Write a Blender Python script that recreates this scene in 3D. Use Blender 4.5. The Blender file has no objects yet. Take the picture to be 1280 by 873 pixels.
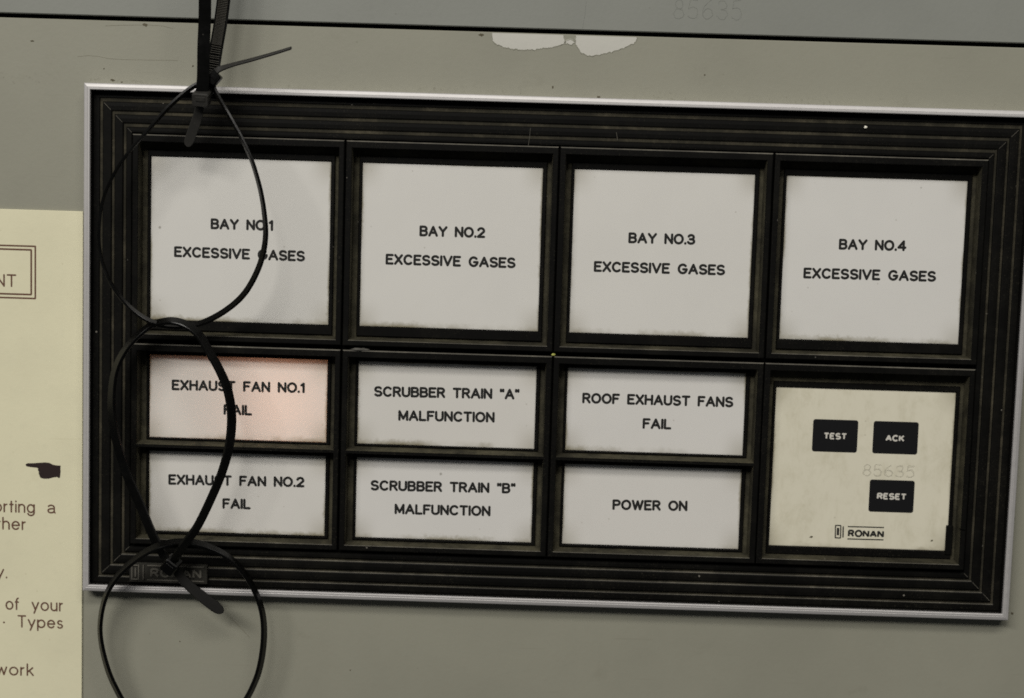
import bpy, math, random
from mathutils import Vector, Matrix, noise
random.seed(7)
S = bpy.context.scene
COL = S.collection

# ---------------------------------------------------------------- camera
# panel frame, in millimetres: x to the right, y downwards, h towards the viewer (0 = front of the metal trim)
CAMP = (108.21767716, -22.25061682, 602.20730465)
ROT = ((0.99949676, -0.03023549, 0.00959382), (0.03105863, 0.99427877, -0.10220122), (-0.00644883, 0.10244776, 0.99471748))
def P(x, y, h=0.0): return Vector((x, -h, -y)) / 1000.0
def V(x, y, z): return Vector((x, z, -y))
cam = bpy.data.cameras.new('camera'); camo = bpy.data.objects.new('camera', cam); COL.objects.link(camo)
r, d, f = V(*ROT[0]), V(*ROT[1]), V(*ROT[2])
M = Matrix((r, -d, -f)).transposed().to_4x4(); M.translation = P(*CAMP)
camo.matrix_world = M
cam.lens = 56.25; cam.sensor_width = 36.0; cam.shift_y = -10.0 / 1280.0
cam.clip_start = 0.02; cam.clip_end = 50.0
cam.dof.use_dof = True; cam.dof.focus_distance = 0.596; cam.dof.aperture_fstop = 8.0
S.camera = camo

# ---------------------------------------------------------------- light
W = bpy.data.worlds.new('World'); S.world = W; W.use_nodes = True
bg = W.node_tree.nodes['Background']; bg.inputs[0].default_value = (0.93, 0.97, 1.0, 1); bg.inputs[1].default_value = 0.05
def area(name, frm, aim, sx, sy, power, col):
    l = bpy.data.lights.new(name, 'AREA'); l.shape = 'RECTANGLE'; l.size = sx; l.size_y = sy; l.energy = power; l.color = col
    o = bpy.data.objects.new(name, l); COL.objects.link(o); o.location = frm
    o.rotation_euler = (Vector(aim) - Vector(frm)).to_track_quat('-Z', 'Y').to_euler(); return o
AIM = (0.09, 0.0, -0.05)
area('ceiling_lamp', (-1.05, -2.50, 1.62), AIM, 2.0, 0.40, 75.0, (1.0, 0.968, 0.91))
area('ceiling_lamp', (0.42, -1.90, 1.90), AIM, 2.0, 0.34, 36.5, (1.0, 0.965, 0.90))
S.view_settings.view_transform = 'Standard'; S.view_settings.look = 'None'
S.view_settings.exposure = 0.0; S.view_settings.gamma = 1.0
S.render.engine = 'CYCLES'
S.cycles.filter_width = 1.7
S.cycles.max_bounces = 6
try:
    S.cycles.use_denoising = False
except Exception: pass

# px of the photograph -> panel mm at height h (used once, to turn measurements into real positions)
def U(px, py, h=0.0):
    a, b, c = (px - 640.0) / 2000.0, (py - 426.5) / 2000.0, 1.0
    dx = [ROT[0][i] * a + ROT[1][i] * b + ROT[2][i] * c for i in range(3)]
    s = (-h + CAMP[2]) / dx[2]
    return (CAMP[0] + s * dx[0], CAMP[1] + s * dx[1])

# ---------------------------------------------------------------- mesh helpers
class MB:
    def __init__(s): s.v = []; s.f = []; s.m = []; s.sm = []
    def add(s, pts): n = len(s.v); s.v += [Vector(p) for p in pts]; return list(range(n, n + len(pts)))
    def face(s, idx, m=0, smooth=False): s.f.append(list(idx)); s.m.append(m); s.sm.append(smooth)
    def poly(s, pts, m=0): s.face(s.add(pts), m)
    def rects(s, rs, ms=None, cap0=False, cap1=False):
        # consecutive rectangles (x0,y0,x1,y1,h) joined by mitred bands
        L = [s.add([P(x0, y0, h), P(x1, y0, h), P(x1, y1, h), P(x0, y1, h)]) for x0, y0, x1, y1, h in rs]
        for k in range(len(L) - 1):
            for i in range(4):
                j = (i + 1) % 4
                mk = ms[k] if ms else 0                       # a tuple gives the top, right, bottom and left side
                s.face((L[k][i], L[k][j], L[k + 1][j], L[k + 1][i]), mk[i] if isinstance(mk, tuple) else mk)
        if cap1: s.face(L[-1], ms[-1] if ms else 0)
        if cap0: s.face(L[0][::-1], 0)
    def tube(s, rings, close=False, caps=True, m=0, smooth=True):
        L = [s.add(r) for r in rings]; n = len(rings[0]); K = len(L)
        for k in range(K if close else K - 1):
            a, b = L[k], L[(k + 1) % K]
            for i in range(n):
                j = (i + 1) % n; s.face((a[i], a[j], b[j], b[i]), m, smooth)
        if caps and not close: s.face(L[0][::-1], m); s.face(L[-1], m)
    def build(s, name, mats, parent=None, origin=None, fix=True):
        me = bpy.data.meshes.new(name)
        o3 = Vector(origin) if origin is not None else Vector((0, 0, 0))
        me.from_pydata([v - o3 for v in s.v], [], s.f)
        mats = mats if isinstance(mats, (list, tuple)) else [mats]
        for q in mats: me.materials.append(q)
        for p_, m_, sm in zip(me.polygons, s.m, s.sm): p_.material_index = m_; p_.use_smooth = sm
        me.update()
        if fix:
            import bmesh
            b = bmesh.new(); b.from_mesh(me); bmesh.ops.recalc_face_normals(b, faces=b.faces); b.to_mesh(me); b.free()
        o = bpy.data.objects.new(name, me); COL.objects.link(o)
        o.location = o3
        if parent is not None:
            o.parent = parent; o.matrix_parent_inverse = Matrix.Identity(4)
            o.location = o3 - world_loc(parent)
        return o
def world_loc(o):
    v = Vector(o.location); p = o.parent
    while p is not None: v += Vector(p.location); p = p.parent
    return v
def empty(name, loc):
    o = bpy.data.objects.new(name, None); o.empty_display_size = 0.01; COL.objects.link(o); o.location = loc; return o
def tag(o, label=None, cat=None, group=None, kind=None):
    if label: o['label'] = label
    if cat: o['category'] = cat
    if group: o['group'] = group
    if kind: o['kind'] = kind
    return o

# ---------------------------------------------------------------- materials
class N:
    def __init__(s, name):
        s.mat = bpy.data.materials.new(name); s.mat.use_nodes = True
        s.t = s.mat.node_tree; s.b = s.t.nodes['Principled BSDF']; s.out = s.t.nodes['Material Output']
    def n(s, typ, **kw):
        q = s.t.nodes.new(typ)
        for k, v in kw.items():
            if k.startswith('i_'): q.inputs[k[2:].replace('_', ' ')].default_value = v
            else: setattr(q, k, v)
        return q
    def l(s, a, b): s.t.links.new(a, b)
    def math(s, op, a, b=None, clamp=False):
        q = s.n('ShaderNodeMath', operation=op, use_clamp=clamp)
        for i, x in enumerate((a, b)):
            if x is None: continue
            if isinstance(x, (int, float)): q.inputs[i].default_value = x
            else: s.l(x, q.inputs[i])
        return q.outputs[0]
    def ramp(s, val, p0, p1, v0=0.0, v1=1.0):
        q = s.n('ShaderNodeMapRange'); q.interpolation_type = 'SMOOTHSTEP'
        s.l(val, q.inputs[0]); q.inputs[1].default_value = p0; q.inputs[2].default_value = p1
        q.inputs[3].default_value = v0; q.inputs[4].default_value = v1; return q.outputs[0]
    def mix(s, fac, a, b):
        q = s.n('ShaderNodeMix', data_type='RGBA')
        if isinstance(fac, (int, float)): q.inputs[0].default_value = fac
        else: s.l(fac, q.inputs[0])
        for i, x in ((6, a), (7, b)):
            if isinstance(x, tuple): q.inputs[i].default_value = (*x, 1)
            else: s.l(x, q.inputs[i])
        return q.outputs[2]
    def coord(s, kind='Object', scale=(1, 1, 1), seed=False):
        tc = s.n('ShaderNodeTexCoord'); mp = s.n('ShaderNodeMapping'); mp.inputs['Scale'].default_value = scale
        s.l(tc.outputs[kind], mp.inputs[0])
        if seed:
            oi = s.n('ShaderNodeObjectInfo'); c = s.n('ShaderNodeCombineXYZ')
            for i in range(3): s.l(s.math('MULTIPLY', oi.outputs['Random'], 3.1 + i * 1.7), c.inputs[i])
            s.l(c.outputs[0], mp.inputs['Location'])
        return mp.outputs[0]
    def noise(s, vec, scale, detail=4, rough=0.6, dist=0.0):
        q = s.n('ShaderNodeTexNoise'); s.l(vec, q.inputs['Vector']); q.inputs['Scale'].default_value = scale
        q.inputs['Detail'].default_value = detail; q.inputs['Roughness'].default_value = rough; q.inputs['Distortion'].default_value = dist
        return q.outputs['Fac']
    def specks(s, vec, scale, size, keep):
        q = s.n('ShaderNodeTexVoronoi'); s.l(vec, q.inputs['Vector']); q.inputs['Scale'].default_value = scale
        sp = s.n('ShaderNodeSeparateColor'); s.l(q.outputs['Color'], sp.inputs[0])
        a = s.ramp(q.outputs['Distance'], size, size * 0.5)
        return s.math('MULTIPLY', a, s.math('GREATER_THAN', sp.outputs[0], keep))
    def bump(s, h, strength, dist):
        q = s.n('ShaderNodeBump'); q.inputs['Strength'].default_value = strength; q.inputs['Distance'].default_value = dist
        s.l(h, q.inputs['Height']); s.l(q.outputs[0], s.b.inputs['Normal'])
    def base(s, c):
        if isinstance(c, tuple): s.b.inputs['Base Color'].default_value = (*c, 1)
        else: s.l(c, s.b.inputs['Base Color'])
    def rough(s, v):
        if isinstance(v, (int, float)): s.b.inputs['Roughness'].default_value = v
        else: s.l(v, s.b.inputs['Roughness'])
    def spec(s, v): s.b.inputs['Specular IOR Level'].default_value = v

def painted(name, c, dark, speck=0.93, edge=None):
    m = N(name); v = m.coord()
    big = m.noise(v, 14, 5, 0.6); fine = m.noise(v, 260, 5, 0.7)
    col = m.mix(m.ramp(big, 0.3, 0.75), c, tuple(x * 0.90 for x in c))
    col = m.mix(m.math('MULTIPLY', m.ramp(fine, 0.5, 0.85), 0.35), col, tuple(x * 0.78 for x in c))
    stain = m.math('MULTIPLY', m.ramp(m.noise(v, 38, 7, 0.72, 0.6), 0.60, 0.80), 0.25)
    col = m.mix(stain, col, dark)
    col = m.mix(m.math('MULTIPLY', m.specks(v, 95, 0.075, speck), 0.45), col, (0.05, 0.045, 0.03))
    col = m.mix(m.math('MULTIPLY', m.specks(v, 210, 0.10, 0.90), 0.35), col, dark)
    sv = m.coord(scale=(9, 1, 260))
    col = m.mix(m.math('MULTIPLY', m.ramp(m.noise(sv, 3.0, 2, 0.5), 0.69, 0.75), 0.15), col, dark)
    if edge:                                   # grime rubbed in along the trim's upper edge
        tc = m.n('ShaderNodeTexCoord'); sp = m.n('ShaderNodeSeparateXYZ'); m.l(tc.outputs['Object'], sp.inputs[0])
        prox = m.math('MULTIPLY', m.ramp(sp.outputs[2], *edge), m.math('GREATER_THAN', sp.outputs[2], 0.2232))
        g = m.math('MULTIPLY', m.ramp(m.noise(v, 560, 6, 0.8), 0.53, 0.66), m.ramp(m.noise(v, 22, 3, 0.6), 0.42, 0.62))
        col = m.mix(m.math('MULTIPLY', m.math('MULTIPLY', prox, g), 0.7), col, (0.07, 0.06, 0.035))
    m.base(col); m.rough(m.ramp(fine, 0.2, 0.9, 0.42, 0.62)); m.spec(0.35)
    m.bump(m.noise(v, 520, 3, 0.6), 0.10, 0.0004)
    return m.mat
def black(name, c=(0.0045, 0.0042, 0.0035), dust=(0.070, 0.064, 0.044), amount=0.22, spread=(0.45, 0.85), rough=0.5, speck=0.10, spec=0.08, grit_amt=0.35):
    m = N(name); v = m.coord(seed=True)
    a = m.noise(v, 60, 8, 0.75, 0.3); b = m.noise(v, 600, 4, 0.8)
    k = m.math('MULTIPLY', m.ramp(a, *spread), m.ramp(b, 0.25, 0.75, 0.45, 1.0))
    col = m.mix(m.math('MULTIPLY', k, amount), c, dust)
    col = m.mix(m.math('MULTIPLY', m.specks(v, 240, 0.11, 0.93), speck * 3.5), col, (0.28, 0.26, 0.22))
    grit = m.math('MULTIPLY', m.ramp(m.noise(v, 1500, 3, 0.8), 0.56, 0.74), m.ramp(m.noise(v, 28, 4, 0.6), 0.36, 0.66))
    col = m.mix(m.math('MULTIPLY', grit, grit_amt), col, dust)
    m.base(col); m.rough(m.ramp(a, 0.3, 0.8, rough, rough + 0.2)); m.spec(spec)
    m.bump(b, 0.12, 0.0002)
    return m.mat
def lens(name, w, h, c=(0.665, 0.655, 0.625), grime=(0.20, 0.175, 0.10), translucent=0.16, stain=0.0):
    m = N(name); tc = m.n('ShaderNodeTexCoord'); sep = m.n('ShaderNodeSeparateXYZ'); m.l(tc.outputs['Object'], sep.inputs[0])
    v = m.coord(seed=True)
    ex = m.math('SUBTRACT', w / 2, m.math('ABSOLUTE', sep.outputs[0]))
    eb = m.math('ADD', sep.outputs[2], h / 2); et = m.math('SUBTRACT', h / 2, sep.outputs[2])
    nz = m.noise(v, 420, 6, 0.8); nz2 = m.noise(v, 34, 4, 0.6)
    reach = m.ramp(nz, 0.25, 0.80, 0.0008, 0.0024)
    def g(e, k):
        q = m.math('DIVIDE', e, m.math('MULTIPLY', reach, k)); return m.ramp(q, 1.35, 0.0)
    mask = m.math('MAXIMUM', m.math('MAXIMUM', g(ex, 0.55), g(eb, 1.25)), g(et, 0.35))
    mask = m.math('MULTIPLY', mask, m.ramp(nz2, 0.40, 0.64, 0.06, 1.0))
    corner = m.math('MULTIPLY', m.ramp(ex, 0.010, 0.0), m.ramp(m.math('MINIMUM', eb, et), 0.012, 0.0))
    col = m.mix(m.math('MULTIPLY', m.ramp(nz2, 0.35, 0.7), 0.20), c, tuple(x * 0.88 for x in c))
    col = m.mix(m.math('MULTIPLY', corner, 0.36), col, grime)
    if stain:
        s2 = m.noise(m.coord(scale=(1.0, 1.0, 0.55), seed=True), 130, 8, 0.78, 0.3)
        col = m.mix(m.math('MULTIPLY', m.ramp(s2, 0.42, 0.74), stain), col, (0.30, 0.275, 0.17))
    col = m.mix(m.math('MULTIPLY', mask, 0.9), col, grime)
    col = m.mix(m.math('MULTIPLY', m.specks(v, 80, 0.055, 0.80), 0.55), col, (0.16, 0.15, 0.12))
    col = m.mix(m.math('MULTIPLY', m.specks(v, 190, 0.085, 0.78), 0.28), col, (0.22, 0.20, 0.15))
    m.base(col); m.rough(0.38); m.spec(0.35)
    m.bump(m.noise(v, 90, 2, 0.5), 0.03, 0.0004)
    oi = m.n('ShaderNodeObjectInfo')               # no two panes have yellowed alike
    tint = m.mix(oi.outputs['Random'], (1.0, 1.0, 1.0), (0.975, 0.96, 0.925))
    mu = m.n('ShaderNodeMix', data_type='RGBA', blend_type='MULTIPLY'); mu.inputs[0].default_value = 1.0
    m.l(col, mu.inputs[6]); m.l(tint, mu.inputs[7]); col = mu.outputs[2]; m.base(col)
    if translucent:
        tr = m.n('ShaderNodeBsdfTranslucent'); m.l(col, tr.inputs[0])
        mx = m.n('ShaderNodeMixShader'); mx.inputs[0].default_value = translucent
        m.l(m.b.outputs[0], mx.inputs[1]); m.l(tr.outputs[0], mx.inputs[2]); m.l(mx.outputs[0], m.out.inputs[0])
    return m.mat
def plain(name, c, rough=0.5, spec=0.3, var=0.15, metal=0.0, scale=300):
    m = N(name); v = m.coord()
    k = m.noise(v, scale, 5, 0.7)
    m.base(m.mix(m.ramp(k, 0.3, 0.75), c, tuple(x * (1 - var) for x in c)))
    m.rough(m.ramp(k, 0.2, 0.8, rough - 0.05, rough + 0.08)); m.spec(spec); m.b.inputs['Metallic'].default_value = metal
    return m.mat

M_WALL = painted('olive_grey_paint', (0.231, 0.2275, 0.182), (0.13, 0.122, 0.090), 0.96, edge=(0.2290, 0.2252))
M_WALL2 = painted('lifted_paint', (0.231, 0.2275, 0.182), (0.13, 0.122, 0.090), 0.99)
M_TOP = painted('blue_grey_paint', (0.195, 0.201, 0.180), (0.13, 0.127, 0.105), 0.97)
M_DARK = plain('dark_gap', (0.006, 0.0055, 0.0045), 0.8, 0.1)
M_BLACK = black('black_plastic', c=(0.0022, 0.0021, 0.0018), amount=0.11)
M_RIB = black('black_rubber_moulding', c=(0.0020, 0.0019, 0.0016), amount=0.09, spread=(0.42, 0.85), speck=0.16)
M_DUST = black('dusty_ledge', c=(0.020, 0.0185, 0.0135), dust=(0.120, 0.105, 0.072), amount=0.78, spread=(0.40, 0.82), rough=0.8, spec=0.08)
M_FLOOR = black('dusty_recess', c=(0.020, 0.0185, 0.0135), dust=(0.10, 0.091, 0.058), amount=0.80, spread=(0.33, 0.70), rough=0.7)
M_EDGE = black('edge_highlight_and_wear', c=(0.062, 0.058, 0.048), dust=(0.22, 0.205, 0.165), amount=0.7, spread=(0.38, 0.75), rough=0.45)  # pale tone paints highlights on bevels; also used for scratches and mitre joints
M_INT = plain('lamp_compartment', (0.30, 0.29, 0.27), 0.7, 0.1)
M_INK = plain('black_ink', (0.014, 0.014, 0.013), 0.55, 0.2)
M_LENS = lens('white_lens', 0.0682, 0.0622)
M_HALF = lens('white_half_lens', 0.0682, 0.0318, c=(0.665, 0.655, 0.635))
M_PLATE = lens('cream_plate', 0.0687, 0.0620, c=(0.59, 0.570, 0.475), grime=(0.16, 0.14, 0.08), translucent=0, stain=0.30)
M_KEY = plain('black_key_film', (0.007, 0.0072, 0.008), 0.5, 0.14)
M_KEYTXT = plain('pale_key_print', (0.52, 0.50, 0.45), 0.5, 0.2)
M_PENCIL = plain('faint_pencil', (0.44, 0.418, 0.335), 0.6, 0.2)
M_PENCIL2 = plain('faint_pencil_on_grey', (0.176, 0.182, 0.163), 0.6, 0.2)
M_TIE = black('black_nylon', c=(0.0016, 0.0016, 0.0015), dust=(0.03, 0.028, 0.025), amount=0.08, grit_amt=0.08, rough=0.22, speck=0.04, spec=0.16)
M_TAIL = black('paler_black_nylon', c=(0.018, 0.0172, 0.0155), dust=(0.085, 0.08, 0.064), amount=0.4, rough=0.45, speck=0.05, spec=0.25)  # lighter grey than the strap nylon
M_TAIL2 = black('blunt_black_nylon', c=(0.0075, 0.0072, 0.0066), dust=(0.05, 0.047, 0.038), amount=0.15, rough=0.4, speck=0.05, spec=0.1)
M_TEETH = black('lit_teeth', c=(0.060, 0.056, 0.046), dust=(0.12, 0.11, 0.085), amount=0.4, rough=0.45, speck=0.02, spec=0.25)  # lit tooth tops put into the colour, lighter than the strap itself
M_BROWN = plain('brown_print', (0.115, 0.058, 0.038), 0.6, 0.2)
M_HAND = plain('dark_print', (0.022, 0.013, 0.012), 0.6, 0.2)
M_PLATEB = black('embossed_plate', c=(0.022, 0.021, 0.018), dust=(0.10, 0.095, 0.07), amount=0.4, rough=0.45)
M_EMB = black('embossed_letter', c=(0.085, 0.080, 0.068), dust=(0.16, 0.15, 0.12), amount=0.55, rough=0.4)
M_PRIMER = painted('bare_primer', (0.45, 0.442, 0.40), (0.24, 0.225, 0.175), 0.5)
M_FLAKE = plain('broken_paint_edge', (0.135, 0.125, 0.09), 0.7, 0.2)
M_CREAM = painted('cream_enamel', (0.625, 0.595, 0.425), (0.42, 0.385, 0.245), 0.95)

def alu():
    m = N('brushed_aluminium'); v = m.coord()
    k = m.noise(v, 420, 5, 0.7); s1 = m.noise(m.coord(scale=(8, 300, 300)), 4, 3, 0.6)
    col = m.mix(m.ramp(k, 0.35, 0.8), (0.43, 0.418, 0.412), (0.40, 0.388, 0.382))
    col = m.mix(m.math('MULTIPLY', m.specks(v, 60, 0.05, 0.84), 0.8), col, (0.10, 0.085, 0.05))
    m.base(col); m.b.inputs['Metallic'].default_value = 0.45
    m.rough(m.ramp(s1, 0.2, 0.8, 0.50, 0.58)); return m.mat
M_ALU = alu()

# ---------------------------------------------------------------- stroke lettering (engraver's single-line letters)
def arc(cx, cy, rx, ry, a0, a1, n=12):
    return [(cx + rx * math.cos(math.radians(a0 + (a1 - a0) * i / n)), cy + ry * math.sin(math.radians(a0 + (a1 - a0) * i / n))) for i in range(n + 1)]
G = {
 'A': (.72, [[(0, 0), (.36, 1)], [(.36, 1), (.72, 0)], [(.12, .33), (.60, .33)]]),
 'B': (.60, [[(0, 0), (0, 1)], [(0, 1), (.32, 1)] + arc(.34, .765, .22, .235, 90, -90)[1:] + [(0, .53)], [(.34, .53)] + arc(.34, .265, .26, .265, 90, -90)[1:] + [(0, 0)]]),
 'C': (.70, [arc(.37, .5, .37, .5, 45, 315, 20)]),
 'D': (.64, [[(0, 0), (0, 1)], [(0, 1), (.25, 1)] + arc(.25, .5, .39, .5, 90, -90, 16)[1:] + [(0, 0)]]),
 'E': (.54, [[(.54, 1), (0, 1)], [(0, 1), (0, 0)], [(0, 0), (.54, 0)], [(0, .53), (.44, .53)]]),
 'F': (.52, [[(.52, 1), (0, 1)], [(0, 1), (0, 0)], [(0, .53), (.42, .53)]]),
 'G': (.74, [arc(.37, .5, .37, .5, 45, 340, 20) + [(.72, .45)], [(.74, .45), (.42, .45)]]),
 'H': (.62, [[(0, 0), (0, 1)], [(.62, 0), (.62, 1)], [(0, .53), (.62, .53)]]),
 'I': (.0, [[(0, 0), (0, 1)]]),
 'K': (.60, [[(0, 0), (0, 1)], [(.58, 1), (0, .36)], [(.20, .58), (.60, 0)]]),
 'L': (.50, [[(0, 1), (0, 0)], [(0, 0), (.50, 0)]]),
 'M': (.74, [[(0, 0), (0, 1)], [(0, 1), (.37, .12)], [(.37, .12), (.74, 1)], [(.74, 1), (.74, 0)]]),
 'N': (.62, [[(0, 0), (0, 1)], [(0, 1), (.62, 0)], [(.62, 0), (.62, 1)]]),
 'O': (.76, [arc(.38, .5, .38, .5, 0, 360, 28)]),
 'P': (.58, [[(0, 0), (0, 1)], [(0, 1), (.32, 1)] + arc(.32, .74, .26, .26, 90, -90)[1:] + [(0, .48)]]),
 'R': (.60, [[(0, 0), (0, 1)], [(0, 1), (.32, 1)] + arc(.32, .75, .25, .25, 90, -90)[1:] + [(0, .5)], [(.30, .5), (.60, 0)]]),
 'S': (.60, [arc(.30, .75, .28, .25, 30, 270, 16) + arc(.30, .25, .30, .25, 90, -150, 16)[1:]]),
 'T': (.62, [[(0, 1), (.62, 1)], [(.31, 1), (.31, 0)]]),
 'U': (.62, [[(0, 1)] + arc(.31, .31, .31, .31, 180, 360, 14) + [(.62, 1)]]),
 'V': (.70, [[(0, 1), (.35, 0)], [(.35, 0), (.70, 1)]]),
 'W': (.94, [[(0, 1), (.24, 0)], [(.24, 0), (.47, .95)], [(.47, .95), (.70, 0)], [(.70, 0), (.94, 1)]]),
 'X': (.62, [[(0, 1), (.62, 0)], [(0, 0), (.62, 1)]]),
 'Y': (.66, [[(0, 1), (.33, .48)], [(.66, 1), (.33, .48)], [(.33, .48), (.33, 0)]]),
 '1': (.20, [[(0, .80), (.20, 1)], [(.20, 1), (.20, 0)]]),
 '2': (.58, [arc(.29, .70, .28, .30, 165, -20, 14) + [(0, 0)], [(0, 0), (.58, 0)]]),
 '3': (.58, [arc(.28, .75, .25, .25, 160, -90, 14), arc(.28, .26, .30, .26, 90, -160, 14), [(.18, .52), (.28, .52)]]),
 '4': (.64, [[(.48, 0), (.48, 1)], [(.48, 1), (0, .28)], [(0, .28), (.64, .28)]]),
 '5': (.56, [[(.52, 1), (.08, 1)], [(.08, 1), (.03, .55)], [(.03, .55)] + arc(.26, .32, .30, .32, 120, -150, 14)]),
 '6': (.58, [[(.45, 1)] + arc(.62, .45, .60, .5, 140, 190, 8), arc(.30, .28, .28, .28, 0, 360, 18)]),
 '8': (.56, [arc(.28, .76, .22, .24, 0, 360, 18), arc(.28, .26, .28, .26, 0, 360, 18)]),
 '.': (.0, [[(0, .0), (.0, .03)]]),
 '"': (.22, [[(0, 1), (.0, .82)], [(.22, 1), (.22, .82)]]),
 ' ': (.42, []),
 'a': (.50, [arc(.24, .45, .22, .20, 150, 0, 10) + [(.46, .10), (.52, .0)], [(.46, .37)] + arc(.22, .17, .20, .17, 100, 270, 10) + arc(.24, .20, .22, .20, -90, 0, 6)[1:]]),
 'e': (.58, [[(.0, .34), (.57, .34)] , arc(.29, .33, .29, .33, 0, 320, 20)]),
 'f': (.28, [[(.10, 0), (.10, .75)] + arc(.26, .75, .16, .22, 180, 90, 6)[1:], [(0, .64), (.26, .64)]]),
 'g': (.58, [arc(.29, .33, .29, .33, 0, 360, 22), [(.58, .66), (.58, -.02)] + arc(.30, -.02, .28, .25, 0, -160, 12)[1:]]),
 'h': (.50, [[(0, 0), (0, .98)], [(0, .40)] + arc(.25, .41, .25, .25, 180, 0, 12)[1:] + [(.50, 0)]]),
 'i': (.0, [[(0, 0), (0, .66)], [(0, .90), (0, .93)]]),
 'k': (.46, [[(0, 0), (0, .98)], [(.42, .66), (0, .26)], [(.15, .40), (.46, 0)]]),
 'n': (.50, [[(0, 0), (0, .66)], [(0, .40)] + arc(.25, .41, .25, .25, 180, 0, 12)[1:] + [(.50, 0)]]),
 'o': (.62, [arc(.31, .33, .31, .33, 0, 360, 24)]),
 'p': (.60, [[(0, .66), (0, -.27)], arc(.30, .33, .30, .33, 0, 360, 22)]),
 'r': (.24, [[(0, 0), (0, .66)], [(0, .38)] + arc(.24, .40, .24, .24, 180, 95, 8)[1:]]),
 's': (.42, [arc(.21, .49, .18, .165, 35, 270, 12) + arc(.21, .163, .20, .163, 90, -150, 12)[1:]]),
 't': (.26, [[(.12, .90), (.12, .0)], [(0, .64), (.26, .64)]]),
 'u': (.50, [[(0, .66)] + arc(.25, .25, .25, .25, 180, 360, 12) + [(.50, .66)], [(.50, .3), (.50, 0)]]),
 'w': (.80, [[(0, .66), (.2, 0)], [(.2, 0), (.4, .62)], [(.4, .62), (.6, 0)], [(.6, 0), (.80, .66)]]),
 'y': (.54, [[(0, .66), (.28, .02)], [(.54, .66), (.16, -.27)]]),
}
GAP = 0.265
def stroke(mb, pts, w, lift, m=0, cap=True):
    """pts: (x,y,h) panel points -> flat ribbon with round ends"""
    pts = [Vector((p[0], p[1])) for p in pts]; n = len(pts)
    closed = (pts[0] - pts[-1]).length < 1e-4 and n > 3
    if closed: pts = pts[:-1]; n -= 1
    lft, rgt = [], []
    for i in range(n):
        a = pts[i - 1] if (i > 0 or closed) else None
        b = pts[(i + 1) % n] if (i < n - 1 or closed) else None
        t = Vector((0, 0))
        if a is not None: t += (pts[i] - a).normalized()
        if b is not None: t += (b - pts[i]).normalized()
        t.normalize(); nn = Vector((-t.y, t.x)); k = 1.0
        if a is not None and b is not None:
            k = 1.0 / max(0.6, nn.dot(Vector((-(b - pts[i]).normalized().y, (b - pts[i]).normalized().x))))
        lft.append(pts[i] + nn * w * k); rgt.append(pts[i] - nn * w * k)
    K = n if closed else n - 1
    L = mb.add([P(p.x, p.y, lift) for p in lft]); R = mb.add([P(p.x, p.y, lift) for p in rgt])
    for i in range(K):
        j = (i + 1) % n; mb.face((L[i], L[j], R[j], R[i]), m)
    if cap and not closed:
        for i, o in ((0, 1), (n - 1, n - 2)):
            dd = (pts[i] - pts[o]).normalized(); a0 = math.atan2(dd.y, dd.x)
            c = [P(pts[i].x + w * math.cos(a0 + q), pts[i].y + w * math.sin(a0 + q), lift) for q in [math.radians(-90 + 180 * z / 6) for z in range(7)]]
            mb.poly(c, m)
def text_width(s):
    return sum(G[c][0] for c in s) + GAP * (len(s) - 1)
def text(mb, s, p0, p1, base0, cap, weight, lift, m=0, cap_ends=True, jitter=0.0):
    """s set from p0 to p1 (panel mm, left/right ends of the ink on the baseline)"""
    p0 = Vector(p0); p1 = Vector(p1); ux = (p1 - p0); L = ux.length; ux.normalize(); uy = Vector((ux.y, -ux.x))
    sx = (L - weight) / max(text_width(s), 1e-6) if text_width(s) > 0 else 1.0
    x = weight / 2; k = 0
    for ch in s:
        wd, pl = G[ch]
        for st in pl:
            pp = [p0 + ux * (x + a * sx) + uy * (base0 + b * cap) for a, b in st]
            if jitter: pp = [q + Vector((random.uniform(-1, 1), random.uniform(-1, 1))) * jitter for q in pp]
            stroke(mb, pp, weight / 2, lift + 0.002 * (k % 7), m, cap_ends); k += 1
        x += (wd + GAP) * sx
def line_px(mb, s, l, r, h, cap=4.15, weight=0.94, lift=0.05):
    a, b = U(l[0], l[1], h), U(r[0], r[1], h)
    text(mb, s, a, b, -(cap - weight) / 2 - 0.15, cap - weight, weight, h + lift)

# ================================================================ SETTING: the painted sheet metal
WH = -7.0                                    # the metal sheet lies 7 mm behind the front of the trim
def sheet(name, mat, x0, y0, x1, y1, hole=None, thick=2.0):
    mb = MB(); e = 0.35
    if hole:
        a0, b0, a1, b1 = hole
        mb.rects([(a0, b0, a1, b1, WH - thick), (a0, b0, a1, b1, WH), (x0 + e, y0 + e, x1 - e, y1 - e, WH), (x0, y0, x1, y1, WH - e), (x0, y0, x1, y1, WH - thick)])
    else:
        mb.rects([(x0, y0, x1, y1, WH - thick), (x0, y0, x1, y1, WH - e), (x0 + e, y0 + e, x1 - e, y1 - e, WH)], cap1=True)
    return mb.build(name, mat, origin=P((x0 + x1) / 2, (y0 + y1) / 2, WH))
SEAM = -75.85
wall = sheet('wall', M_WALL, -420, SEAM, 620, 420, hole=(-46, -40, 286, 129))
tag(wall, 'olive grey painted sheet metal wall that the black alarm panel is set into', kind='structure')
wall_up = sheet('upper_wall', M_TOP, -420, -420, 620, SEAM - 1.65)
tag(wall_up, 'blue grey painted metal sheet above the dark seam', kind='structure')
mb = MB(); mb.rects([(-420, SEAM - 14, 620, SEAM + 12, WH - 9)], cap1=True)
mb.poly([P(-420, SEAM - 14, WH - 9), P(620, SEAM - 14, WH - 9), P(620, SEAM - 14, WH - 2.2), P(-420, SEAM - 14, WH - 2.2)])
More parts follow.
